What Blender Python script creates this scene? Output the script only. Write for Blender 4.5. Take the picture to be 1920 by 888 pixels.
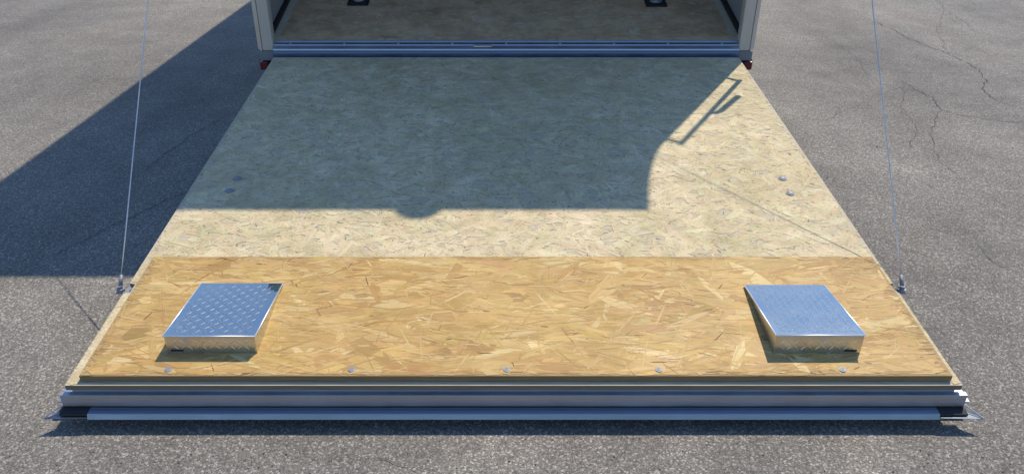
import bpy, bmesh, math, random
import numpy as np
from mathutils import Vector, Matrix

for o in list(bpy.data.objects):
    bpy.data.objects.remove(o)
scene = bpy.context.scene
COL = scene.collection
R = math.radians

# ------------------------------------------------------------------ camera
cam_data = bpy.data.cameras.new('camera')
cam = bpy.data.objects.new('camera', cam_data)
COL.objects.link(cam)
cam.location = (-0.0413, -1.6023, 1.4403)
cam.rotation_euler = (R(90 - 28.487), 0, 0)
cam_data.sensor_width = 36.0
cam_data.lens = 1430.0 / 1920.0 * 36.0
cam_data.shift_x = 26.0 / 1920.0
cam_data.clip_start = 0.05
cam_data.clip_end = 2000
scene.camera = cam

# ------------------------------------------------------------------ light
SUN_DIR = Vector((-0.319, -0.50, -1.0)).normalized()      # the way the light travels
to_sun = -SUN_DIR
elev = math.asin(to_sun.z)
azim = math.atan2(to_sun.x, to_sun.y)                      # clockwise from +Y
world = bpy.data.worlds.new('World')
scene.world = world
world.use_nodes = True
wn = world.node_tree.nodes
wl = world.node_tree.links
wn.clear()
sky = wn.new('ShaderNodeTexSky')
sky.sky_type = 'NISHITA'
sky.sun_disc = False
sky.sun_elevation = elev
sky.sun_rotation = azim
sky.altitude = 200
sky.air_density = 1.0
sky.dust_density = 0.0
sky.ozone_density = 6.0
bg = wn.new('ShaderNodeBackground')
bg.inputs['Strength'].default_value = 0.15
wo = wn.new('ShaderNodeOutputWorld')
wl.new(sky.outputs[0], bg.inputs['Color'])
wl.new(bg.outputs[0], wo.inputs['Surface'])

sun_data = bpy.data.lights.new('sun', 'SUN')
sun_data.energy = 3.45
sun_data.angle = R(0.53)
sun_data.color = (1.0, 0.905, 0.755)
sun = bpy.data.objects.new('sun', sun_data)
COL.objects.link(sun)
sun.location = (4, 6, 12)
sun.rotation_euler = SUN_DIR.to_track_quat('-Z', 'Y').to_euler()

scene.view_settings.view_transform = 'Standard'
scene.view_settings.look = 'None'
scene.view_settings.exposure = 0.37
scene.view_settings.gamma = 1.0
scene.view_settings.use_curve_mapping = False

# ------------------------------------------------------------------ helpers
class NT:
    def __init__(self, name):
        self.m = bpy.data.materials.new(name)
        self.m.use_nodes = True
        self.n = self.m.node_tree.nodes
        self.l = self.m.node_tree.links
        self.b = self.n['Principled BSDF']
    def new(self, t, **kw):
        nd = self.n.new(t)
        for k, v in kw.items():
            if k in nd.inputs.keys():
                nd.inputs[k].default_value = v
            else:
                setattr(nd, k, v)
        return nd
    def link(self, a, b):
        self.l.new(a, b)
    def coord(self, scale=(1, 1, 1), rot=(0, 0, 0)):
        tc = self.new('ShaderNodeTexCoord')
        mp = self.new('ShaderNodeMapping')
        mp.inputs['Scale'].default_value = scale
        mp.inputs['Rotation'].default_value = rot
        self.link(tc.outputs['Object'], mp.inputs['Vector'])
        return mp.outputs['Vector']
    def noise(self, vec, scale, detail=4, rough=0.55):
        nd = self.new('ShaderNodeTexNoise', Scale=scale, Detail=detail, Roughness=rough)
        self.link(vec, nd.inputs['Vector'])
        return nd.outputs['Fac']
    def ramp(self, fac, stops):
        r = self.new('ShaderNodeValToRGB')
        e = r.color_ramp.elements
        while len(e) < len(stops):
            e.new(0.5)
        for el, (p, c) in zip(e, stops):
            el.position = p
            el.color = (c[0], c[1], c[2], 1) if hasattr(c, '__len__') else (c, c, c, 1)
        self.link(fac, r.inputs['Fac'])
        return r.outputs['Color']
    def mix(self, a, b, fac, mode='MIX'):
        nd = self.n.new('ShaderNodeMix')
        nd.data_type = 'RGBA'
        nd.blend_type = mode
        for sock, v in ((nd.inputs[6], a), (nd.inputs[7], b), (nd.inputs[0], fac)):
            if isinstance(v, bpy.types.NodeSocket):
                self.link(v, sock)
            elif hasattr(v, '__len__'):
                sock.default_value = (v[0], v[1], v[2], 1)
            else:
                sock.default_value = v
        return nd.outputs[2]
    def math(self, op, a, b=0.0, clamp=False):
        nd = self.new('ShaderNodeMath', operation=op, use_clamp=clamp)
        for i, v in enumerate((a, b)):
            if isinstance(v, bpy.types.NodeSocket):
                self.link(v, nd.inputs[i])
            else:
                nd.inputs[i].default_value = v
        return nd.outputs[0]
    def bump(self, h, strength, dist):
        nd = self.new('ShaderNodeBump', Strength=strength, Distance=dist)
        self.link(h, nd.inputs['Height'])
        self.link(nd.outputs['Normal'], self.b.inputs['Normal'])
    def color(self, c):
        if isinstance(c, bpy.types.NodeSocket):
            self.link(c, self.b.inputs['Base Color'])
        else:
            self.b.inputs['Base Color'].default_value = (c[0], c[1], c[2], 1)
    def set(self, **kw):
        for k, v in kw.items():
            k = k.replace('_', ' ')
            if isinstance(v, bpy.types.NodeSocket):
                self.link(v, self.b.inputs[k])
            else:
                self.b.inputs[k].default_value = v


def put(name, me, mat=None, parent=None, loc=None, kind=None, label=None):
    o = bpy.data.objects.new(name, me)
    COL.objects.link(o)
    if mat is not None and me is not None and not me.materials:
        me.materials.append(mat)
    if loc is not None:
        o.location = loc
    if parent is not None:
        o.parent = parent
        o.matrix_parent_inverse = Matrix.Translation(-world_loc(parent))
    if kind:
        o['kind'] = kind
    if label:
        o['label'] = label
    return o

def world_loc(o):
    # every object here is only translated and parents are cancelled by their inverse
    return Vector(o.location)

def from_bm(name, bm, smooth=False):
    bmesh.ops.recalc_face_normals(bm, faces=bm.faces)
    me = bpy.data.meshes.new(name)
    bm.to_mesh(me)
    bm.free()
    if smooth:
        for p in me.polygons:
            p.use_smooth = True
    return me

def bm_box(bm, x0, x1, y0, y1, z0, z1, bevel=0.0, zf=None, seg=2):
    """box; zf(y) is added to z so that a slab can follow a slope"""
    zf = zf or (lambda y: 0.0)
    v = [bm.verts.new((x, y, z + zf(y))) for x in (x0, x1) for y in (y0, y1) for z in (z0, z1)]
    f = [(0, 1, 3, 2), (4, 6, 7, 5), (0, 4, 5, 1), (2, 3, 7, 6), (0, 2, 6, 4), (1, 5, 7, 3)]
    faces = [bm.faces.new([v[i] for i in q]) for q in f]
    if bevel > 0:
        ed = list({e for fc in faces for e in fc.edges})
        bmesh.ops.bevel(bm, geom=ed, offset=bevel, segments=seg, profile=0.5, affect='EDGES')

def box(name, dims, mat, parent=None, bevel=0.0, zf=None, **kw):
    bm = bmesh.new()
    bm_box(bm, *dims, bevel=bevel, zf=zf)
    return put(name, from_bm(name, bm), mat, parent, **kw)

def bm_extrude_x(bm, prof, x0, x1, caps=True):
    """closed profile of (y,z) swept along X"""
    a = [bm.verts.new((x0, y, z)) for y, z in prof]
    b = [bm.verts.new((x1, y, z)) for y, z in prof]
    n = len(prof)
    for i in range(n):
        j = (i + 1) % n
        bm.faces.new((a[i], a[j], b[j], b[i]))
    if caps:
        bm.faces.new(a)
        bm.faces.new(list(reversed(b)))

def bm_tube(bm, pts, r, seg=10, closed=False):
    pts = [Vector(p) for p in pts]
    rings = []
    n = len(pts)
    for i, p in enumerate(pts):
        a = pts[i - 1] if (i > 0 or closed) else pts[i]
        b = pts[(i + 1) % n] if (i < n - 1 or closed) else pts[i]
        d = (b - a).normalized()
        ref = Vector((0, 0, 1)) if abs(d.z) < 0.9 else Vector((1, 0, 0))
        u = d.cross(ref).normalized()
        w = d.cross(u)
        rr = r[i] if hasattr(r, '__len__') else r
        rings.append([bm.verts.new(p + (u * math.cos(t) + w * math.sin(t)) * rr)
                      for t in [2 * math.pi * k / seg for k in range(seg)]])
    m = n if closed else n - 1
    for i in range(m):
        A, B = rings[i], rings[(i + 1) % n]
        for k in range(seg):
            bm.faces.new((A[k], A[(k + 1) % seg], B[(k + 1) % seg], B[k]))
    if not closed:
        bm.faces.new(rings[0])
        bm.faces.new(list(reversed(rings[-1])))

def bm_lathe(bm, prof, center, axis='Z', seg=24):
    """prof: list of (r, h)"""
    c = Vector(center)
    rings = []
    for r, h in prof:
        ring = []
        for k in range(seg):
            t = 2 * math.pi * k / seg
            if axis == 'Z':
                p = Vector((r * math.cos(t), r * math.sin(t), h))
            elif axis == 'X':
                p = Vector((h, r * math.cos(t), r * math.sin(t)))
            else:
                p = Vector((r * math.cos(t), h, r * math.sin(t)))
            ring.append(bm.verts.new(c + p))
        rings.append(ring)
    for A, B in zip(rings, rings[1:]):
        for k in range(seg):
            bm.faces.new((A[k], A[(k + 1) % seg], B[(k + 1) % seg], B[k]))
    bm.faces.new(rings[0])
    bm.faces.new(rings[-1])

# ------------------------------------------------------------------ materials
def asphalt():
    t = NT('asphalt')
    v = t.coord()
    big = t.noise(v, 0.45, 5, 0.6)
    mid = t.noise(v, 3.0, 5, 0.65)
    vor = t.new('ShaderNodeTexVoronoi', Scale=200.0, Randomness=1.0)
    t.link(v, vor.inputs['Vector'])
    vor2 = t.new('ShaderNodeTexVoronoi', Scale=420.0, Randomness=1.0)
    t.link(v, vor2.inputs['Vector'])
    sep = t.new('ShaderNodeSeparateColor')
    t.link(vor.outputs['Color'], sep.inputs[0])
    sep2 = t.new('ShaderNodeSeparateColor')
    t.link(vor2.outputs['Color'], sep2.inputs[0])
    stone = t.ramp(sep.outputs[0], [(0.0, (0.072, 0.068, 0.064)), (0.45, (0.125, 0.118, 0.108)),
                                    (0.8, (0.20, 0.19, 0.175)), (1.0, (0.46, 0.44, 0.41))])
    fine = t.ramp(sep2.outputs[1], [(0.0, (0.05, 0.048, 0.045)), (0.6, (0.14, 0.132, 0.122)), (1.0, (0.33, 0.315, 0.29))])
    c = t.mix(stone, fine, 0.45)
    gap = t.ramp(vor.outputs['Distance'], [(0.0, 1.0), (0.55, 0.95), (1.0, 0.55)])
    c = t.mix(c, gap, 1.0, 'MULTIPLY')
    bigc = t.ramp(big, [(0.30, (0.95, 0.935, 0.93)), (0.5, (1.27, 1.25, 1.22)), (0.70, (1.58, 1.52, 1.44))])
    c = t.mix(c, bigc, 1.0, 'MULTIPLY')
    midc = t.ramp(mid, [(0.3, 0.82), (0.7, 1.18)])
    c = t.mix(c, midc, 1.0, 'MULTIPLY')
    # worn lanes and oil spots
    lane = t.noise(t.coord((1.0, 0.22, 1), (0, 0, 0.6)), 1.5, 5, 0.6)
    c = t.mix(c, t.ramp(lane, [(0.30, (0.80, 0.79, 0.78)), (0.52, (1, 1, 1)), (0.75, (1.10, 1.07, 1.02))]), 1.0, 'MULTIPLY')
    oil = t.noise(t.coord(), 1.1, 3, 0.45)
    c = t.mix(c, t.ramp(oil, [(0.24, (0.72, 0.71, 0.70)), (0.33, (1, 1, 1))]), 1.0, 'MULTIPLY')
    c = t.mix(c, (1.0, 0.982, 0.950), 1.0, 'MULTIPLY')
    t.color(c)
    t.set(Roughness=0.9)
    h = t.math('MULTIPLY', vor.outputs['Distance'], -1.0)
    h = t.math('ADD', h, t.math('MULTIPLY', t.noise(v, 420, 3), 0.5))
    t.bump(h, 0.42, 0.003)
    return t.m

def crack_mat():
    t = NT('crack_dirt')
    v = t.coord()
    c = t.ramp(t.noise(v, 90, 4), [(0.3, (0.04, 0.038, 0.036)), (0.7, (0.12, 0.112, 0.103))])
    t.color(c)
    t.set(Roughness=1.0)
    return t.m

def strand_mat(name, grain=0.35, dirt=None, rough=0.75, stain=None):
    t = NT(name)
    at = t.new('ShaderNodeAttribute', attribute_name='tint')
    st = t.new('ShaderNodeAttribute', attribute_name='grain')
    mp = t.new('ShaderNodeMapping')
    mp.inputs['Scale'].default_value = (9, 330, 1)
    t.link(st.outputs['Vector'], mp.inputs['Vector'])
    g = t.noise(mp.outputs['Vector'], 1.0, 4, 0.6)
    gc = t.ramp(g, [(0.25, 1.0 - grain), (0.5, 1.0), (0.8, 1.0 + grain * 0.5)])
    c = t.mix(at.outputs['Color'], gc, 1.0, 'MULTIPLY')
    v = t.coord()
    if dirt:
        d = t.noise(v, dirt[0], 6, 0.7)
        dc = t.ramp(d, [(0.30, dirt[1]), (0.62, (1, 1, 1))])
        c = t.mix(c, dc, 1.0, 'MULTIPLY')
    if stain:
        d = t.noise(v, stain[0] * 2.2, 7, 0.62)
        c = t.mix(c, t.ramp(d, [(0.36, stain[1]), (0.58, (1, 1, 1))]), 1.0, 'MULTIPLY')
        f = t.noise(v, 150.0, 3, 0.6)
        c = t.mix(c, t.ramp(f, [(0.28, (0.62, 0.58, 0.50)), (0.42, (1, 1, 1)), (0.7, (1.08, 1.07, 1.05))]), 1.0, 'MULTIPLY')
    t.color(c)
    t.set(Roughness=rough)
    t.b.inputs['Specular IOR Level'].default_value = 0.3
    t.bump(g, 0.25, 0.0006)
    return t.m

def board_mat(name, c0, c1, c2):
    t = NT(name)
    v = t.coord((1.2, 14, 160))
    n = t.noise(v, 9.0, 5, 0.65)
    t.color(t.ramp(n, [(0.28, c0), (0.5, c1), (0.75, c2)]))
    t.set(Roughness=0.85)
    t.bump(n, 0.6, 0.002)
    return t.m

def metal(name, col, rough, scale=(3, 60, 60), var=0.08, metallic=1.0, bump=0.0):
    t = NT(name)
    v = t.coord(scale)
    n = t.noise(v, 6.0, 5, 0.6)
    n2 = t.noise(t.coord(), 5.0, 5, 0.7)
    f = t.mix(t.ramp(n, [(0.3, 1 - var), (0.7, 1 + var)]), t.ramp(n2, [(0.3, 1 - var), (0.7, 1.0)]), 1.0, 'MULTIPLY')
    t.color(t.mix(col, f, 1.0, 'MULTIPLY'))
    t.set(Metallic=metallic)
    rr = t.new('ShaderNodeMapRange')
    rr.inputs['From Min'].default_value = 0.3
    rr.inputs['From Max'].default_value = 0.7
    rr.inputs['To Min'].default_value = rough * 0.8
    rr.inputs['To Max'].default_value = rough * 1.25
    t.link(n2, rr.inputs['Value'])
    t.link(rr.outputs[0], t.b.inputs['Roughness'])
    if bump:
        t.bump(n, bump, 0.001)
    return t.m

def paint(name, col, rough=0.4, var=0.1):
    t = NT(name)
    n = t.noise(t.coord((1, 1, 0.35)), 14.0, 6, 0.65)
    c = t.mix(col, t.ramp(n, [(0.3, 1 - var), (0.65, 1.0)]), 1.0, 'MULTIPLY')
    t.color(c)
    t.set(Roughness=rough)
    return t.m

M = {}
M['asphalt'] = asphalt()
M['crack'] = crack_mat()
M['new_strand'] = strand_mat('new_osb_strands', 0.36, (5.0, (0.80, 0.75, 0.66)), 0.6)
M['old_strand'] = strand_mat('weathered_osb_strands', 0.26, (11.0, (0.74, 0.73, 0.67)), 0.85, (0.9, (0.84, 0.85, 0.80)))
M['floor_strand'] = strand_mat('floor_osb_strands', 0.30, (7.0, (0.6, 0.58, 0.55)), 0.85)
M['new_board'] = board_mat('new_osb_board', (0.22, 0.14, 0.06), (0.40, 0.27, 0.12), (0.52, 0.36, 0.17))
M['old_board'] = board_mat('weathered_osb_board', (0.34, 0.29, 0.20), (0.50, 0.43, 0.30), (0.60, 0.53, 0.38))
M['new_edge'] = board_mat('new_osb_cut_edge', (0.07, 0.042, 0.02), (0.24, 0.155, 0.07), (0.36, 0.25, 0.12))
M['old_edge'] = board_mat('weathered_osb_cut_edge', (0.06, 0.045, 0.03), (0.19, 0.15, 0.105), (0.30, 0.25, 0.18))
M['alu'] = metal('aluminium_profile', (0.46, 0.485, 0.535), 0.46)
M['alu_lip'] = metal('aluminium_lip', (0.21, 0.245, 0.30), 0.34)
M['alu_dark'] = metal('aluminium_sill', (0.42, 0.45, 0.50), 0.38)
M['plate'] = metal('checker_plate', (0.51, 0.53, 0.52), 0.22, (20, 20, 20), 0.05)
M['plate_side'] = metal('checker_plate_side', (0.60, 0.62, 0.62), 0.27, (20, 20, 20), 0.08)
M['tread'] = metal('checker_plate_tread', (0.27, 0.295, 0.325), 0.66, (20, 20, 20), 0.08)
M['fold_highlight'] = metal('plate_edge_highlight', (0.85, 0.86, 0.87), 0.45, (30, 30, 30), 0.05)
M['dark_patch'] = metal('dark_plate_patch', (0.10, 0.15, 0.17), 0.45, (120, 120, 120), 0.6)
M['zinc'] = metal('zinc_steel', (0.62, 0.63, 0.65), 0.35, (40, 40, 40), 0.12)
M['paint'] = paint('warm_lit_grey_paint', (0.50, 0.43, 0.35), 0.5)  # grey paint tinted beige to carry warm light bounced off the ramp
M['trim'] = metal('brushed_corner_trim', (0.50, 0.49, 0.47), 0.5, (60, 60, 3))
M['paint_outer'] = paint('white_side_paint', (0.62, 0.62, 0.62), 0.35)
M['bolt'] = metal('dull_zinc', (0.30, 0.31, 0.34), 0.6, (40, 40, 40), 0.2, metallic=0.5)
M['bracket'] = paint('grey_bracket_paint', (0.17, 0.185, 0.19), 0.5)
M['inner'] = paint('grey_wall_lining', (0.27, 0.262, 0.25), 0.7)
M['black'] = paint('black_rubber', (0.012, 0.012, 0.014), 0.65)
M['gap_shade'] = metal('hinge_gap_shade', (0.13, 0.17, 0.25), 0.42)  # dark tone stands for the shade in the gap at the hinge
M['tyre'] = paint('tyre_rubber', (0.02, 0.02, 0.021), 0.8)
M['red'] = paint('red_lens', (0.13, 0.007, 0.008), 0.3, 0.3)
M['steel'] = paint('dark_chassis_steel', (0.035, 0.035, 0.037), 0.5)

# ------------------------------------------------------------------ ground
gm = bpy.data.meshes.new('ground')
S = 260.0
gm.from_pydata([(-S, -S, 0), (S, -S, 0), (S, S, 0), (-S, S, 0)], [], [(0, 1, 2, 3)])
ground = put('ground', gm, M['asphalt'], kind='structure', label='worn grey asphalt yard with fine cracks')

def crack(pts, w, seed):
    rnd = random.Random(seed)
    path = []
    for (ax, ay), (bx, by) in zip(pts, pts[1:]):
        L = math.hypot(bx - ax, by - ay)
        k = max(2, int(L / 0.025))
        for i in range(k):
            t = i / k
            path.append((ax + (bx - ax) * t, ay + (by - ay) * t))
    path.append(pts[-1])
    off = 0.0
    L, Rr = [], []
    n = len(path)
    for i, (x, y) in enumerate(path):
        a = path[max(0, i - 1)]
        b = path[min(n - 1, i + 1)]
        d = Vector((b[0] - a[0], b[1] - a[1], 0)).normalized()
        nrm = Vector((-d.y, d.x, 0))
        off = off * 0.8 + rnd.uniform(-0.009, 0.009)
        ww = 0.55 * w * rnd.uniform(0.25, 1.0) * min(1, (i + 1) / 4, (n - i) / 4)
        c = Vector((x, y, 0.004)) + nrm * off
        L.append(c + nrm * ww * 0.5)
        Rr.append(c - nrm * ww * 0.5)
    vs = [tuple(v) for v in L + Rr]
    fs = [(i, i + n, i + n + 1, i + 1) for i in range(n - 1)]
    me = bpy.data.meshes.new('crack')
    me.from_pydata(vs, [], fs)
    put('crack', me, M['crack'], ground)

CRACKS = [
    (0.012, [(3.069, 4.783), (3.073, 4.265), (3.153, 3.773), (3.157, 3.437), (3.057, 3.102), (2.927, 2.959), (2.890, 2.733), (3.032, 2.490)]),
    (0.010, [(2.529, 3.147), (2.514, 2.959), (2.555, 2.793), (2.494, 2.581), (2.570, 2.472), (2.746, 2.386), (2.911, 2.343)]),
    (0.007, [(1.380, 1.088), (1.444, 1.039), (1.530, 0.945), (1.639, 0.856)]),
    (0.010, [(-1.745, 0.899), (-1.686, 1.008), (-1.574, 1.209), (-1.484, 1.371), (-1.334, 1.554)]),
    (0.010, [(-1.719, 1.619), (-1.688, 1.944), (-1.655, 2.135), (-1.551, 2.490)]),
    (0.006, [(3.897, 5.190), (3.704, 4.417), (3.848, 4.167)]),
    (0.005, [(1.726, 2.360), (2.112, 2.724), (2.510, 3.035)]),
    (0.006, [(1.824, 1.004), (1.822, 0.821), (1.884, 0.745)]),
    (0.005, [(-0.449, -0.128), (-0.361, -0.162), (-0.236, -0.184), (-0.141, -0.191)]),
    (0.005, [(2.510, 3.035), (2.287, 2.628), (2.210, 2.277), (2.010, 1.972)]),
    (0.005, [(2.494, 2.581), (2.228, 2.197), (2.100, 1.835), (2.102, 1.643)]),
    (0.005, [(3.153, 3.773), (3.412, 4.417), (3.851, 5.190), (4.073, 5.769)]),
    (0.004, [(3.057, 3.102), (3.260, 3.265), (3.345, 3.147)]),
    (0.005, [(1.855, 1.643), (1.915, 1.469), (2.065, 1.441), (2.177, 1.258)]),
    (0.004, [(2.325, 4.417), (2.479, 4.167), (2.465, 3.648), (2.277, 3.035)]),
    (0.004, [(1.671, 1.161), (1.776, 1.070), (1.950, 1.115), (2.022, 1.004)]),
]
for i, (w, p) in enumerate(CRACKS):
    crack(p, w, 40 + i)

# loose grit on the asphalt near the ramp end
def grit():
    rs = np.random.RandomState(21)
    N = 2600
    x = rs.uniform(-2.2, 2.2, N)
    y = np.where(rs.rand(N) < 0.6, rs.uniform(-0.75, -0.05, N), rs.uniform(-0.6, 3.5, N))
    keep = (np.abs(x) > 1.33) | (y < -0.06)
    x, y = x[keep], y[keep]
    N = len(x)
    r = np.exp(rs.uniform(np.log(0.0012), np.log(0.0042), N))
    oct_v = np.array([(1, 0, 0), (-1, 0, 0), (0, 1, 0), (0, -1, 0), (0, 0, 1), (0, 0, -1)], float)
    oct_f = np.array([(0, 2, 4), (2, 1, 4), (1, 3, 4), (3, 0, 4), (2, 0, 5), (1, 2, 5), (3, 1, 5), (0, 3, 5)])
    V = oct_v[None] * r[:, None, None] * rs.uniform(0.6, 1.3, (N, 6, 1))
    a = rs.uniform(0, 6.28, N)[:, None]
    X = V[:, :, 0] * np.cos(a) - V[:, :, 1] * np.sin(a) + x[:, None]
    Y = V[:, :, 0] * np.sin(a) + V[:, :, 1] * np.cos(a) + y[:, None]
    Z = V[:, :, 2] * 0.7 + r[:, None] * 0.5
    co = np.stack([X, Y, Z], -1).reshape(-1, 3)
    F = (oct_f[None] + (np.arange(N) * 6)[:, None, None]).reshape(-1, 3)
    me = bpy.data.meshes.new('grit')
    me.from_pydata(co.tolist(), [], F.tolist())
    t = NT('grit_stone')
    g = t.new('ShaderNodeNewGeometry')
    t.color(t.ramp(g.outputs['Random Per Island'], [(0.0, (0.07, 0.065, 0.06)), (0.6, (0.20, 0.19, 0.175)), (1.0, (0.42, 0.40, 0.36))]))
    t.set(Roughness=0.9)
    o = put('grit', me, t.m, kind='stuff', label='fine loose grit scattered over the asphalt')
    o['category'] = 'grit'
grit()

# ------------------------------------------------------------------ trailer
L_R = 2.298                     # ramp length on plan
SL = 0.2559 / L_R               # ramp slope
ZN = 0.12
def zr(y):                      # top of the old ramp board
    return ZN + SL * y

root = bpy.data.objects.new('cargo_trailer', None)
COL.objects.link(root)
root.location = (0, 4.9, 0)
root['label'] = 'light grey cargo trailer with its wood-board ramp door lowered onto the asphalt'
root['category'] = 'trailer'

FZ0, FY0, FSL, FY1 = 0.44, 2.385, 0.225, 3.6
def zfl(y):
    return FZ0 + FSL * (min(y, FY1) - FY0)
YE = 7.4
HB, HT = 2.40, 2.962            # where the roof cap starts to flare, top of roof
XO, P, OV = 1.304, 0.072, 0.1735

# floor slab, sloped at the rear
bm = bmesh.new()
prof = [(FY0, FZ0), (FY1, zfl(FY1)), (YE - 0.05, zfl(FY1)), (YE - 0.05, zfl(FY1) - 0.06), (FY1, zfl(FY1) - 0.06), (FY0, FZ0 - 0.06)]
bm_extrude_x(bm, prof, -1.243, 1.243)
floor_o = put('floor', from_bm('floor', bm), M['old_board'], root)

# side walls
for sx in (-1, 1):
    bm = bmesh.new()
    a, b = sorted((sx * 1.262, sx * XO))
    bm_box(bm, a, b, 2.402, YE, 0.40, HB - 0.002)
    put('side_wall', from_bm('side_wall', bm), M['paint_outer'], root)
    bm = bmesh.new()
    a, b = sorted((sx * 1.246, sx * 1.2605))
    bm_box(bm, a, b, 2.402, YE - 0.055, 0.37, HB - 0.01)
    put('wall_lining', from_bm('wall_lining', bm), M['inner'], root)
    # black rubber strip where the lining meets the sloping floor
    bm = bmesh.new()
    a, b = sorted((sx * 1.224, sx * 1.2445))
    bm_box(bm, a, b, 2.45, 3.55, 0.003, 0.030, bevel=0.004, zf=zfl)
    put('floor_edge_seal', from_bm('floor_edge_seal', bm), M['black'], root)
    # exterior ribs
    for k in range(6):
        y = 2.9 + k * 0.8
        a, b = sorted((sx * (XO + 0.0005), sx * (XO + 0.012)))
        box('wall_rib', (a, b, y - 0.02, y + 0.02, 0.42, HB - 0.03), M['paint'], root, bevel=0.003)

# front wall
box('front_wall', (-1.30, 1.30, YE + 0.001, YE + 0.04, 0.40, HB - 0.002), M['paint_outer'], root)

# flared roof cap: closed shell
bm = bmesh.new()
def ring(x, y0, y1, z):
    return [bm.verts.new(p) for p in ((-x, y0, z), (x, y0, z), (x, y1, z), (-x, y1, z))]
outer = [ring(XO + P * f, 2.40 - OV * f, YE + 0.04 + 0.03 * f, z)
         for z, f in ((HB, 0.03), (2.518, 0.10), (2.69, 0.366), (2.795, 0.58), (HT - 0.012, 0.985), (HT, 0.99))]
i0 = ring(XO - 0.05, 2.42, YE - 0.02, HB)
i1 = ring(XO - 0.05, 2.42, YE - 0.02, HT - 0.06)
for A, B in list(zip(outer, outer[1:])) + [(i0, i1), (outer[0], i0)]:
    for k in range(4):
        bm.faces.new((A[k], A[(k + 1) % 4], B[(k + 1) % 4], B[k]))
bm.faces.new(outer[-1])
bm.faces.new(i1)
put('roof', from_bm('roof', bm), M['paint_outer'], root)
# round vent cap on the rear of the roof
bm = bmesh.new()
bm_lathe(bm, [(0.06, 0.001), (0.06, 0.035), (0.09, 0.04), (0.092, 0.056), (0.075, 0.066), (0.02, 0.070)], (0.563, 2.291, HT), 'Z', 28)
put('roof_vent', from_bm('roof_vent', bm, True), M['paint_outer'], root)

# rear posts with their lower brackets and tail lights
for sx in (-1, 1):
    a, b = sorted((sx * 1.208, sx * 1.2655))
    post = box('rear_post', (a, b, 2.342, 2.40, 0.398, HB - 0.001), M['paint'], root, bevel=0.006)
    bm = bmesh.new()
    cs = [(1.2665, 2.3425), (1.270, 2.3435), (1.3025, 2.392), (1.3035, 2.398), (1.3035, 2.4012), (1.2665, 2.4012)]
    lo = [bm.verts.new((sx * x, y, 0.398)) for x, y in cs]
    hi = [bm.verts.new((sx * x, y, HB - 0.003)) for x, y in cs]
    bm.faces.new(lo)
    bm.faces.new(hi)
    for i in range(len(cs)):
        j = (i + 1) % len(cs)
        bm.faces.new((lo[i], lo[j], hi[j], hi[i]))
    put('corner_trim', from_bm('corner_trim', bm), M['trim'], post)
    a, b = sorted((sx * 1.212, sx * 1.285))
    box('post_bracket', (a, b, 2.345, 2.395, 0.346, 0.3965), M['bracket'], root, bevel=0.004)
    a, b = sorted((sx * 1.246, sx * 1.291))
    tl = box('tail_light', (a, b, 2.338, 2.38, 0.298, 0.342), M['red'], root, bevel=0.006, label='small red tail light under the rear post')
    a, b = sorted((sx * 1.232, sx * 1.300))
    box('light_base', (a, b, 2.3805, 2.395, 0.288, 0.345), M['black'], tl, bevel=0.002)
box('rear_header', (-1.207, 1.207, 2.352, 2.40, 2.30, HB - 0.004), M['paint'], root, bevel=0.004)

# sill: stepped aluminium threshold
bm = bmesh.new()
prof = [(2.383, 0.4425), (2.372, 0.4435), (2.366, 0.436), (2.350, 0.430), (2.347, 0.424), (2.332, 0.4145), (2.328, 0.412),
        (2.3255, 0.404), (2.334, 0.402), (2.334, 0.34), (2.383, 0.34)]
bm_extrude_x(bm, prof, -1.2065, 1.2065)
sill = put('sill', from_bm('sill', bm), M['alu_dark'], root, label='blue-reflecting aluminium door sill')
bm = bmesh.new()
bm_extrude_x(bm, [(2.333, 0.4015), (2.3245, 0.4005), (2.321, 0.390), (2.3215, 0.378), (2.312, 0.374), (2.3095, 0.366), (2.312, 0.350), (2.333, 0.350)], -1.2065, 1.2065)
put('hinge_gap_shade_strip', from_bm('hinge_gap_shade_strip', bm), M['gap_shade'], sill)  # dark strip painting the shaded gap between ramp and sill
box('latch_catch', (-0.170, -0.076, 2.329, 2.349, 0.419, 0.429), M['zinc'], sill, bevel=0.002)
for k in range(9):
    bm = bmesh.new()
    bm_lathe(bm, [(0.007, 0.0), (0.006, 0.003), (0.002, 0.004)], (0, 0, 0), 'Z', 10)
    if k == 0:
        rivet_me = from_bm('rivet', bm, True)
        rivet_me.materials.append(M['zinc'])
    else:
        bm.free()
    put('rivet', rivet_me, None, sill, loc=(-1.12 + k * 0.28, 2.358, 0.4325))

# recessed tie-down rings in the sloping floor
def tie_down(px, py):
    z = zfl(py)
    bm = bmesh.new()
    bm_box(bm, -0.060, 0.060, -0.052, 0.052, 0.0035, 0.009, bevel=0.003)
    for v in bm.verts:
        v.co.z += FSL * v.co.y
    pan = put('tie_down_pan', from_bm('tie_down_pan', bm), M['black'], root, loc=(px, py, z),
              label='black tie-down pan set in the trailer floor')
    bm = bmesh.new()
    bm_box(bm, -0.045, 0.045, -0.034, 0.034, 0.0092, 0.0115, bevel=0.001)
    for v in bm.verts:
        v.co.z += FSL * v.co.y
    put('pan_recess', from_bm('pan_recess', bm), M['tyre'], pan, loc=(px, py, z))
    bm = bmesh.new()
    pts = []
    for k in range(20):
        t = 2 * math.pi * k / 20
        x, y = 0.030 * math.cos(t), 0.024 * math.sin(t)
        pts.append((x, y, 0.018 + FSL * y))
    bm_tube(bm, pts, 0.0055, 8, closed=True)
    bm_box(bm, -0.018, 0.018, -0.006, 0.006, 0.010, 0.024, bevel=0.002)
    put('ring', from_bm('ring', bm, True), M['bolt'], pan, loc=(px, py, z))

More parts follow.
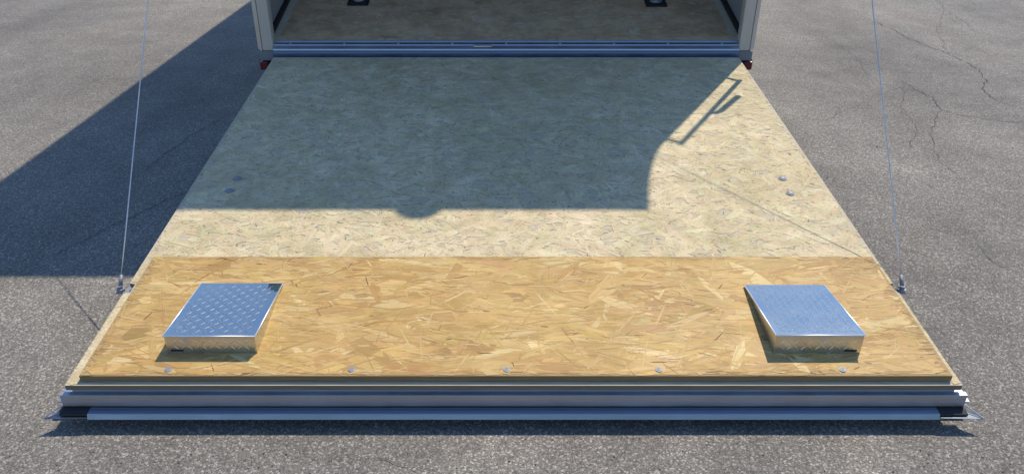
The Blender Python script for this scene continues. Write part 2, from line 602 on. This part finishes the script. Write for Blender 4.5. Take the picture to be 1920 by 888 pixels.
# grab rail and lever on the outside of the right wall, by the rear corner
bm = bmesh.new()
bm_tube(bm, [(1.338, 2.332, 1.000), (1.338, 2.332, 2.222)], 0.012, 10)
rail = put('lock_bar', from_bm('lock_bar', bm, True), M['zinc'], root)
for z in (1.012, 2.21):
    bm = bmesh.new()
    bm_tube(bm, [(1.285, 2.365, z), (1.338, 2.332, z)], 0.009, 8)
    put('standoff', from_bm('standoff', bm, True), M['zinc'], rail)
bm = bmesh.new()
bm_tube(bm, [(1.338, 2.332, 1.665), (1.366, 2.332, 1.675), (1.378, 2.332, 1.640), (1.399, 2.332, 1.345)], [0.010, 0.013, 0.015, 0.016], 10)
put('lever', from_bm('lever', bm, True), M['black'], rail)

# chassis, wheels, drawbar (behind and below what the picture shows)
for sx in (-1, 1):
    box('chassis_rail', (sx * 0.8 - 0.03, sx * 0.8 + 0.03, 3.7, YE, 0.53, 0.645), M['steel'], root, bevel=0.004)
for y in (4.85, 5.65):
    box('axle', (-1.0, 1.0, y - 0.03, y + 0.03, 0.30, 0.36), M['steel'], root, bevel=0.006)
    for sx in (-1, 1):
        bm = bmesh.new()
        bm_lathe(bm, [(0.19, -0.08), (0.27, -0.09), (0.30, -0.07), (0.305, 0.0), (0.30, 0.07), (0.27, 0.09), (0.19, 0.08)], (0, 0, 0), 'X', 28)
        wh = put('wheel', from_bm('wheel', bm, True), M['tyre'], root, loc=(sx * 1.10, y, 0.305))
        bm = bmesh.new()
        bm_lathe(bm, [(0.185, -0.085), (0.188, -0.07), (0.188, 0.07), (0.185, 0.085), (0.12, 0.06), (0.05, 0.085)], (0, 0, 0), 'X', 24)
        put('rim', from_bm('rim', bm, True), M['zinc'], wh, loc=(sx * 1.10, y, 0.305))
bm = bmesh.new()
bm_tube(bm, [(-0.8, YE - 0.1, 0.50), (0, YE + 1.4, 0.48)], 0.045, 8)
bm_tube(bm, [(0.8, YE - 0.1, 0.50), (0, YE + 1.4, 0.48)], 0.045, 8)
put('drawbar', from_bm('drawbar', bm), M['steel'], root)
bm = bmesh.new()
bm_tube(bm, [(0, YE + 1.1, 0.56), (0, YE + 1.1, 0.005)], 0.03, 10)
put('jack_leg', from_bm('jack_leg', bm), M['steel'], root)

# ------------------------------------------------------------------ ramp door
# the panel under the boards is the ramp door itself; the boards, profiles and fixings are its pieces
bm = bmesh.new()
bm_box(bm, -1.188, 1.188, 0.004, L_R - 0.004, ZN - 0.074, ZN - 0.0165, zf=lambda y: SL * y, bevel=0.003)
ramp = put('ramp_door', from_bm('ramp_door', bm), M['alu'], root, label='lowered ramp door covered with weathered strand board')
box('door_skin', (-1.2505, 1.2505, 0.02, L_R - 0.01, ZN - 0.0785, ZN - 0.0745), M['alu'], ramp, zf=lambda y: SL * y)

# old board with a notch for each cable bracket
bm = bmesh.new()
out = [(-1.2, 0.0), (1.2, 0.0), (1.2, 0.388), (1.181, 0.392), (1.181, 0.432), (1.2, 0.436), (1.2, L_R),
       (-1.2, L_R), (-1.2, 0.436), (-1.181, 0.432), (-1.181, 0.392), (-1.2, 0.388)]
lo = [bm.verts.new((x, y, zr(y) - 0.0155)) for x, y in out]
hi = [bm.verts.new((x, y, zr(y))) for x, y in out]
bm.faces.new(hi)
bm.faces.new(list(reversed(lo)))
for i in range(len(out)):
    j = (i + 1) % len(out)
    bm.faces.new((lo[i], lo[j], hi[j], hi[i]))
old_board = put('ramp_board', from_bm('ramp_board', bm), M['old_board'], ramp, label='grey-cream weathered strand board covering the ramp')

def cut_edges(o, mat):
    o.data.materials.append(mat)
    for p in o.data.polygons:
        if p.normal.z < 0.5:
            p.material_index = 1
cut_edges(old_board, M['old_edge'])
FY, FB = 0.013, 0.547
FT = 0.0205
bm = bmesh.new()
bm_box(bm, -1.163, 1.175, FY, FB, 0.0022, FT, zf=zr, bevel=0.0012, seg=1)
new_board = put('edge_board', from_bm('edge_board', bm), M['new_board'], ramp, label='fresh golden strand board screwed across the ramp end')

cut_edges(new_board, M['new_edge'])

def strands(name, x0, x1, y0, y1, zf, N, ln, wd, spread, palette, seed, thick, mat, parent, kind='stuff', tilt=1.0, var=0.055):
    """real flat wood strands pressed into the board's face; each has its own colour, direction and height"""
    rs = np.random.RandomState(seed)
    cx = rs.uniform(x0, x1, N)
    cy = rs.uniform(y0, y1, N)
    ang = np.where(rs.rand(N) < 0.78, rs.normal(0, spread, N), rs.uniform(-1.57, 1.57, N))
    l = np.exp(rs.uniform(np.log(ln[0]), np.log(ln[1]), N))
    w = np.exp(rs.uniform(np.log(wd[0]), np.log(wd[1]), N))
    u = np.array([-0.5, -0.27, 0.30, 0.5, 0.24, -0.32])[None, :] + rs.uniform(-0.09, 0.09, (N, 6))
    v = np.array([0.02, -0.5, -0.48, 0.0, 0.5, 0.47])[None, :] + rs.uniform(-0.20, 0.20, (N, 6))
    U = u * l[:, None]
    V = v * w[:, None]
    ca, sa = np.cos(ang)[:, None], np.sin(ang)[:, None]
    ex = np.minimum(np.abs(l * np.cos(ang)) * 0.55 + np.abs(w * np.sin(ang)) * 0.6, (x1 - x0) * 0.49)
    ey = np.minimum(np.abs(l * np.sin(ang)) * 0.55 + np.abs(w * np.cos(ang)) * 0.6, (y1 - y0) * 0.49)
    cx = np.clip(cx, x0 + ex, x1 - ex)
    cy = np.clip(cy, y0 + ey, y1 - ey)
    X = np.clip(cx[:, None] + U * ca - V * sa, x0, x1)
    Y = np.clip(cy[:, None] + U * sa + V * ca, y0, y1)
    base = rs.uniform(0.15, 1.0, N) * thick
    tu = rs.uniform(-1, 1, N)[:, None] * thick * 0.30 * tilt
    tv = rs.uniform(-1, 1, N)[:, None] * thick * 0.30 * tilt
    H = base[:, None] + tu * u * 2 + tv * v * 2
    Z = zf(Y) + np.maximum(H, thick * 0.05)
    co = np.stack([X, Y, Z], -1).reshape(-1, 3)
    me = bpy.data.meshes.new(name)
    me.vertices.add(N * 6)
    me.vertices.foreach_set('co', co.astype(np.float32).ravel())
    me.loops.add(N * 6)
    me.loops.foreach_set('vertex_index', np.arange(N * 6, dtype=np.int32))
    me.polygons.add(N)
    me.polygons.foreach_set('loop_start', np.arange(0, N * 6, 6, dtype=np.int32))
    me.polygons.foreach_set('loop_total', np.full(N, 6, dtype=np.int32))
    me.update(calc_edges=True)
    cols = np.array([p[1] for p in palette])
    wt = np.array([p[0] for p in palette], float)
    idx = rs.choice(len(palette), N, p=wt / wt.sum())
    c = cols[idx] * rs.normal(1.0, var, N)[:, None] * (1 + rs.normal(0, 0.02, (N, 3)))
    c = np.clip(c, 0.005, 0.9)
    # the darkest slivers are small
    rgba = np.concatenate([np.repeat(c, 6, 0), np.ones((N * 6, 1))], 1).astype(np.float32)
    at = me.attributes.new('tint', 'FLOAT_COLOR', 'POINT')
    at.data.foreach_set('color', rgba.ravel())
    offs = rs.uniform(0, 40, (N, 2))
    gv = np.stack([U + offs[:, :1], V + offs[:, 1:], np.zeros_like(U)], -1).reshape(-1, 3).astype(np.float32)
    ga = me.attributes.new('grain', 'FLOAT_VECTOR', 'POINT')
    ga.data.foreach_set('vector', gv.ravel())
    return put(name, me, mat, parent, kind=kind)

NEW_PAL = [(30, (0.545, 0.360, 0.132)), (22, (0.580, 0.398, 0.160)), (16, (0.515, 0.328, 0.116)), (7, (0.635, 0.470, 0.220)),
           (9, (0.525, 0.328, 0.142)), (10, (0.450, 0.275, 0.098)), (4, (0.50, 0.345, 0.110))]
NEW_PALE = [(2, (0.64, 0.475, 0.225)), (3, (0.61, 0.44, 0.20)), (3, (0.46, 0.29, 0.11)), (2, (0.56, 0.35, 0.16))]
NEW_MID = [(5, (0.48, 0.302, 0.108)), (5, (0.59, 0.420, 0.190)), (3, (0.44, 0.272, 0.092)), (1, (0.64, 0.475, 0.235)), (3, (0.50, 0.34, 0.110))]
NEW_DARK = [(3, (0.25, 0.13, 0.05)), (4, (0.36, 0.215, 0.085)), (1, (0.13, 0.07, 0.03)), (2, (0.64, 0.48, 0.24)), (4, (0.42, 0.26, 0.10))]
ztop = lambda y: zr(y) + FT
strands('wood_strands', -1.1625, 1.1745, FY + 0.0005, FB - 0.0005, ztop, 2600, (0.08, 0.28), (0.012, 0.060), 0.24, NEW_PAL, 5, 0.0010, M['new_strand'], ramp, tilt=0.5, var=0.075)
strands('wood_strands', -1.1625, 1.1745, FY + 0.0005, FB - 0.0005, lambda y: ztop(y) + 0.0003, 120, (0.06, 0.19), (0.008, 0.036), 0.42, NEW_PALE, 25, 0.0008, M['new_strand'], ramp, tilt=0.5, var=0.06)
strands('wood_slivers', -1.1625, 1.1745, FY + 0.0005, FB - 0.0005, lambda y: ztop(y) + 0.0004, 3600, (0.03, 0.18), (0.0015, 0.0065), 0.18, NEW_MID, 16, 0.0008, M['new_strand'], ramp, tilt=0.5)
strands('wood_slivers', -1.1625, 1.1745, FY + 0.0005, FB - 0.0005, lambda y: ztop(y) + 0.0006, 620, (0.012, 0.09), (0.0010, 0.0042), 0.30, NEW_DARK, 6, 0.0007, M['new_strand'], ramp)

OLD_PAL = [(30, (0.665, 0.560, 0.362)), (24, (0.685, 0.580, 0.380)), (16, (0.650, 0.540, 0.342)), (6, (0.70, 0.605, 0.41)),
           (8, (0.665, 0.530, 0.342)), (4, (0.625, 0.525, 0.332))]
OLD_DARK = [(5, (0.42, 0.345, 0.22)), (4, (0.34, 0.27, 0.165)), (1, (0.17, 0.13, 0.08)), (2, (0.68, 0.61, 0.44)), (6, (0.50, 0.42, 0.275))]
strands('wood_strands', -1.1995, 1.1995, FB + 0.0008, L_R - 0.001, zr, 9000, (0.035, 0.13), (0.008, 0.034), 0.7, OLD_PAL, 7, 0.0011, M['old_strand'], ramp, tilt=0.25, var=0.035)
strands('wood_slivers', -1.1995, 1.1995, FB + 0.0008, L_R - 0.001, lambda y: zr(y) + 0.0007, 4300, (0.005, 0.026), (0.0012, 0.0040), 0.9, OLD_DARK, 8, 0.0007, M['old_strand'], ramp)
# the strips of the old board left bare on three sides of the new one
strands('wood_strands', -1.1995, -1.164, 0.44, FB - 0.0005, zr, 160, (0.02, 0.05), (0.006, 0.02), 0.9, OLD_PAL, 9, 0.0011, M['old_strand'], ramp)
strands('wood_strands', 1.1765, 1.1995, 0.44, FB - 0.0005, zr, 120, (0.02, 0.05), (0.006, 0.02), 0.9, OLD_PAL, 10, 0.0011, M['old_strand'], ramp)
strands('wood_strands', -1.1995, -1.164, 0.0005, 0.385, zr, 320, (0.02, 0.05), (0.006, 0.02), 0.9, OLD_PAL, 11, 0.0011, M['old_strand'], ramp)
strands('wood_strands', 1.1765, 1.1995, 0.0005, 0.385, zr, 240, (0.02, 0.05), (0.006, 0.02), 0.9, OLD_PAL, 12, 0.0011, M['old_strand'], ramp)
# trailer floor
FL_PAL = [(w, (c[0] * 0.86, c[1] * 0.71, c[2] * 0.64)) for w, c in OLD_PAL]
zfl_np = lambda y: FZ0 + FSL * (np.minimum(y, FY1) - FY0)
strands('wood_strands', -1.2, 1.2, FY0 + 0.002, 3.55, zfl_np, 5500, (0.05, 0.15), (0.010, 0.034), 0.6, FL_PAL, 13, 0.0011, M['floor_strand'], floor_o)

# aluminium end profile, its lower lip and the black end pieces
bm = bmesh.new()
prof = [(0.0035, 0.0960), (-0.0100, 0.0948), (-0.0108, 0.0940), (-0.0108, 0.0762), (-0.0101, 0.0757), (-0.0101, 0.0738), (-0.0108, 0.0733),
        (-0.0108, 0.0590), (-0.0095, 0.0558), (0.0035, 0.0555)]
bm_extrude_x(bm, prof, -1.2155, 1.2155)
put('end_profile', from_bm('end_profile', bm), M['alu'], ramp)
bm = bmesh.new()
prof = [(0.003, 0.0545), (-0.022, 0.0535), (-0.0325, 0.0505), (-0.0335, 0.0518), (-0.0350, 0.0490), (-0.0405, 0.0372),
        (-0.0385, 0.0365), (-0.034, 0.0455), (0.003, 0.0465)]
bm_extrude_x(bm, prof, -1.1415, 1.1415)
put('end_lip', from_bm('end_lip', bm), M['alu_lip'], ramp)
for sx in (-1, 1):
    bm = bmesh.new()
    a, b = sorted((sx * 1.1425, sx * 1.217))
    bm_extrude_x(bm, [(0.003, 0.0548), (-0.020, 0.0545), (-0.034, 0.050), (-0.036, 0.0462), (0.003, 0.0462)], a, b)
    put('end_piece', from_bm('end_piece', bm), M['black'], ramp)  # black blocks at both ends of the lip
    # bare corner plate that runs out to a point
    bm = bmesh.new()
    pts = [(1.1425, 0.0), (1.2185, 0.0), (1.2185, -0.012), (1.2555, -0.044), (1.1425, -0.041)]
    lo = [bm.verts.new((sx * x, y, 0.0418)) for x, y in pts]
    hi = [bm.verts.new((sx * x, y, 0.0432)) for x, y in pts]
    bm.faces.new(lo)
    bm.faces.new(hi)
    for i in range(len(pts)):
        j = (i + 1) % len(pts)
        bm.faces.new((lo[i], lo[j], hi[j], hi[i]))
    put('corner_plate', from_bm('corner_plate', bm), M['alu_lip'], ramp)
    # upstanding edge of the corner
    bm = bmesh.new()
    bm_tube(bm, [(sx * 1.2195, -0.008, 0.060), (sx * 1.2535, -0.043, 0.0455)], 0.0018, 6)
    put('corner_edge', from_bm('corner_edge', bm), M['alu'], ramp)
    # rubber feet that carry the ramp
    box('rubber_foot', (sx * 0.9 - 0.06, sx * 0.9 + 0.06, 0.16, 0.28, 0.0005, zr(0.16) - 0.0790), M['black'], ramp, bevel=0.006)

# fixings
bm = bmesh.new()
bm_lathe(bm, [(0.0105, 0.0), (0.0105, 0.0009), (0.0092, 0.0012), (0.0060, 0.0012), (0.0056, 0.0020), (0.0030, 0.0022), (0.0012, 0.0010)], (0, 0, 0), 'Z', 16)
screw_me = from_bm('screw', bm)
screw_me.materials.append(M['bolt'])
for x in (-0.931, -0.436, -0.018, 0.392, 0.888):
    s = put('screw', screw_me, None, ramp, loc=(x, 0.036, zr(0.036) + FT + 0.0008))
bm = bmesh.new()
bm_lathe(bm, [(0.0165, 0.0), (0.0165, 0.002), (0.0125, 0.0026), (0.0115, 0.0050), (0.007, 0.0068), (0.002, 0.0074)], (0, 0, 0), 'Z', 18)
bolt_me = from_bm('bolt', bm)
bolt_me.materials.append(M['bolt'])
for x, y in ((-1.047, 0.988), (-1.043, 1.077), (1.050, 1.077), (1.046, 0.969)):
    put('bolt', bolt_me, None, ramp, loc=(x, y, zr(y) + 0.0012))

# cables from the ramp's side brackets up to the rear posts
for sx in (-1, 1):
    yb = 0.447
    bm = bmesh.new()
    a, b = sorted((sx * 1.189, sx * 1.252))
    bm_box(bm, a, b, yb - 0.011, yb + 0.010, 0.128, 0.134, bevel=0.001)
    a, b = sorted((sx * 1.189, sx * 1.196))
    bm_box(bm, a, b, yb - 0.02, yb + 0.016, 0.100, 0.1275, bevel=0.001)
    br = put('cable_bracket', from_bm('cable_bracket', bm), M['bolt'], ramp)
    x = sx * 1.240
    bm = bmesh.new()
    bm_lathe(bm, [(0.014, 0.1343), (0.014, 0.142), (0.009, 0.1425), (0.008, 0.152)], (x, yb, 0), 'Z', 6)
    put('nut', from_bm('nut', bm), M['bolt'], br)
    bot = Vector((x, yb + 0.004, 0.150))
    top = Vector((sx * 1.252, 2.336, 2.38))
    d = (top - bot).normalized()
    bm = bmesh.new()
    n = 14
    bm_tube(bm, [bot.lerp(top, i / n) for i in range(n + 1)], 0.0019, 7)
    cab = put('cable', from_bm('cable', bm, True), M['zinc'], root, label='thin steel cable holding the ramp')
    bm = bmesh.new()
    bm_tube(bm, [bot, bot + d * 0.035], [0.0065, 0.005], 10)
    put('cable_sleeve', from_bm('cable_sleeve', bm, True), M['bolt'], cab)
    bm = bmesh.new()
    bm_lathe(bm, [(0.012, 0.0), (0.012, 0.012), (0.006, 0.014)], (top.x, 2.3345, top.z), 'Y', 12)
    put('cable_eye', from_bm('cable_eye', bm), M['zinc'], cab)

tie_down(-0.833, 2.842)
tie_down(0.850, 2.826)

# ------------------------------------------------------------------ checker plate wedges on the new board
def wedge(x0, x1, y0, y1, h, mark_side, label):
    w = bpy.data.objects.new('wedge_block', None)
    COL.objects.link(w)
    bx, by = (x0 + x1) / 2, (y0 + y1) / 2
    w.location = (bx, by, zr(by) + FT + 0.0013)
    w['label'] = label
    w['category'] = 'wedge'
    w['group'] = 'checker plate wedges on the ramp end'
    base = lambda y: zr(y) + FT + 0.0014
    t = 0.003
    # folded sides and front, a hollow shell with a bottom flange
    tp = lambda y: base(y) + 0.004 + (h - 0.004) * (y1 - y) / (y1 - y0)
    bm = bmesh.new()
    e = 0.0022
    v = {}
    for i, (x, y) in enumerate(((x0 + e, y0 + e), (x1 - e, y0 + e), (x1 - e, y1 - e), (x0 + e, y1 - e))):
        v[i] = bm.verts.new((x, y, base(y)))
        v[i + 4] = bm.verts.new((x, y, tp(y) - 0.0005))
    for q in ((0, 1, 2, 3), (4, 5, 6, 7), (0, 1, 5, 4), (1, 2, 6, 5), (2, 3, 7, 6), (3, 0, 4, 7)):
        bm.faces.new([v[i] for i in q])
    put('wedge_body', from_bm('wedge_body', bm), M['plate_side'], w)
    bm = bmesh.new()
    bm_box(bm, x0, x1, y0, y1, 0.0, t, zf=tp, bevel=0.0012)
    top = put('top_plate', from_bm('top_plate', bm), M['plate'], w)
    # raised lozenges, each turned the other way from its neighbours
    bm = bmesh.new()
    def lozenge(c, du, dv, n, l=0.0095, wd=0.0026, hh=0.0009):
        ring0 = []
        for k in range(10):
            a = 2 * math.pi * k / 10
            ring0.append(bm.verts.new(c + du * (math.cos(a) * l) + dv * (math.sin(a) * wd) - n * 0.0002))
        ring1 = []
        for k in range(10):
            a = 2 * math.pi * k / 10
            ring1.append(bm.verts.new(c + du * (math.cos(a) * l * 0.80) + dv * (math.sin(a) * wd * 0.30) + n * hh))
        for k in range(10):
            bm.faces.new((ring0[k], ring0[(k + 1) % 10], ring1[(k + 1) % 10], ring1[k]))
        bm.faces.new(ring1)
    sl = (tp(y1) - tp(y0)) / (y1 - y0)
    for pa, pb in (((x0, y0), (x0, y1)), ((x1, y0), (x1, y1)), ((x0, y0), (x1, y0))):
        b2 = bmesh.new()
        bm_tube(b2, [(pa[0], pa[1], tp(pa[1]) + t * 0.55), (pb[0], pb[1], tp(pb[1]) + t * 0.55)], 0.0019, 8)
        put('edge_fold_highlight', from_bm('edge_fold_highlight', b2, True), M['fold_highlight'], top)  # brighter tubes along the folded edges paint in their highlight
    if mark_side < 0:
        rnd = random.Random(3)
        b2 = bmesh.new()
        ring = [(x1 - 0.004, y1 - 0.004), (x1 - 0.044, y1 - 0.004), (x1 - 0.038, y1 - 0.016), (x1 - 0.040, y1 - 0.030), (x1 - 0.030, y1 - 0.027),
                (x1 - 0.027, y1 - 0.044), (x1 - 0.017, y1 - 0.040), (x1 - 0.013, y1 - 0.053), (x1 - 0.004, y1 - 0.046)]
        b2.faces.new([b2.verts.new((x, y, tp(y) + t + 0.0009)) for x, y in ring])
        put('corner_patch', from_bm('corner_patch', b2), M['dark_patch'], top)  # thin dark polygon over the back right corner
    ux, uy = Vector((1, 0, 0)), Vector((0, 1, sl)).normalized()
    nn = ux.cross(uy)
    pitch = 0.0195
    nx, ny = int((x1 - x0 - 0.02) / pitch), int((y1 - y0 - 0.02) / pitch)
    for i in range(nx):
        for j in range(ny):
            x = bx + (i - (nx - 1) / 2) * pitch
            y = by + (j - (ny - 1) / 2) * pitch
            s = 1 if (i + j) % 2 else -1
            du = (ux + uy * s).normalized()
            lozenge(Vector((x, y, tp(y) + t)), du, nn.cross(du), nn)
    put('tread_pattern', from_bm('tread_pattern', bm), M['tread'], w, kind='stuff')
    bm = bmesh.new()
    nn2 = Vector((0, -1, 0))
    uz = Vector((0, 0, 1))
    for i in range(nx):
        for j in range(2):
            x = bx + (i - (nx - 1) / 2) * pitch
            z = base(y0) + 0.017 + j * pitch
            s = 1 if (i + j) % 2 else -1
            du = (ux + uz * s).normalized()
            lozenge(Vector((x, y0 + e, z)), du, nn2.cross(du), nn2, l=0.0095, wd=0.0026, hh=0.0006)
    xs = x0 + 0.030 if mark_side < 0 else x1 - 0.030
    box('front_dash', (xs - 0.017, xs + 0.017, y0 + e - 0.0012, y0 + e - 0.0001, base(y0) + 0.006, base(y0) + 0.0115), M['black'], w)  # thin black dash on the front face
    put('front_tread_pattern', from_bm('front_tread_pattern', bm), M['plate_side'], w, kind='stuff')

wedge(-0.957, -0.705, 0.097, 0.398, 0.056, -1, 'checker plate wedge with a dark corner, left end of the golden board')
wedge(0.716, 0.961, 0.096, 0.390, 0.060, 1, 'clean checker plate wedge at the right end of the golden board')
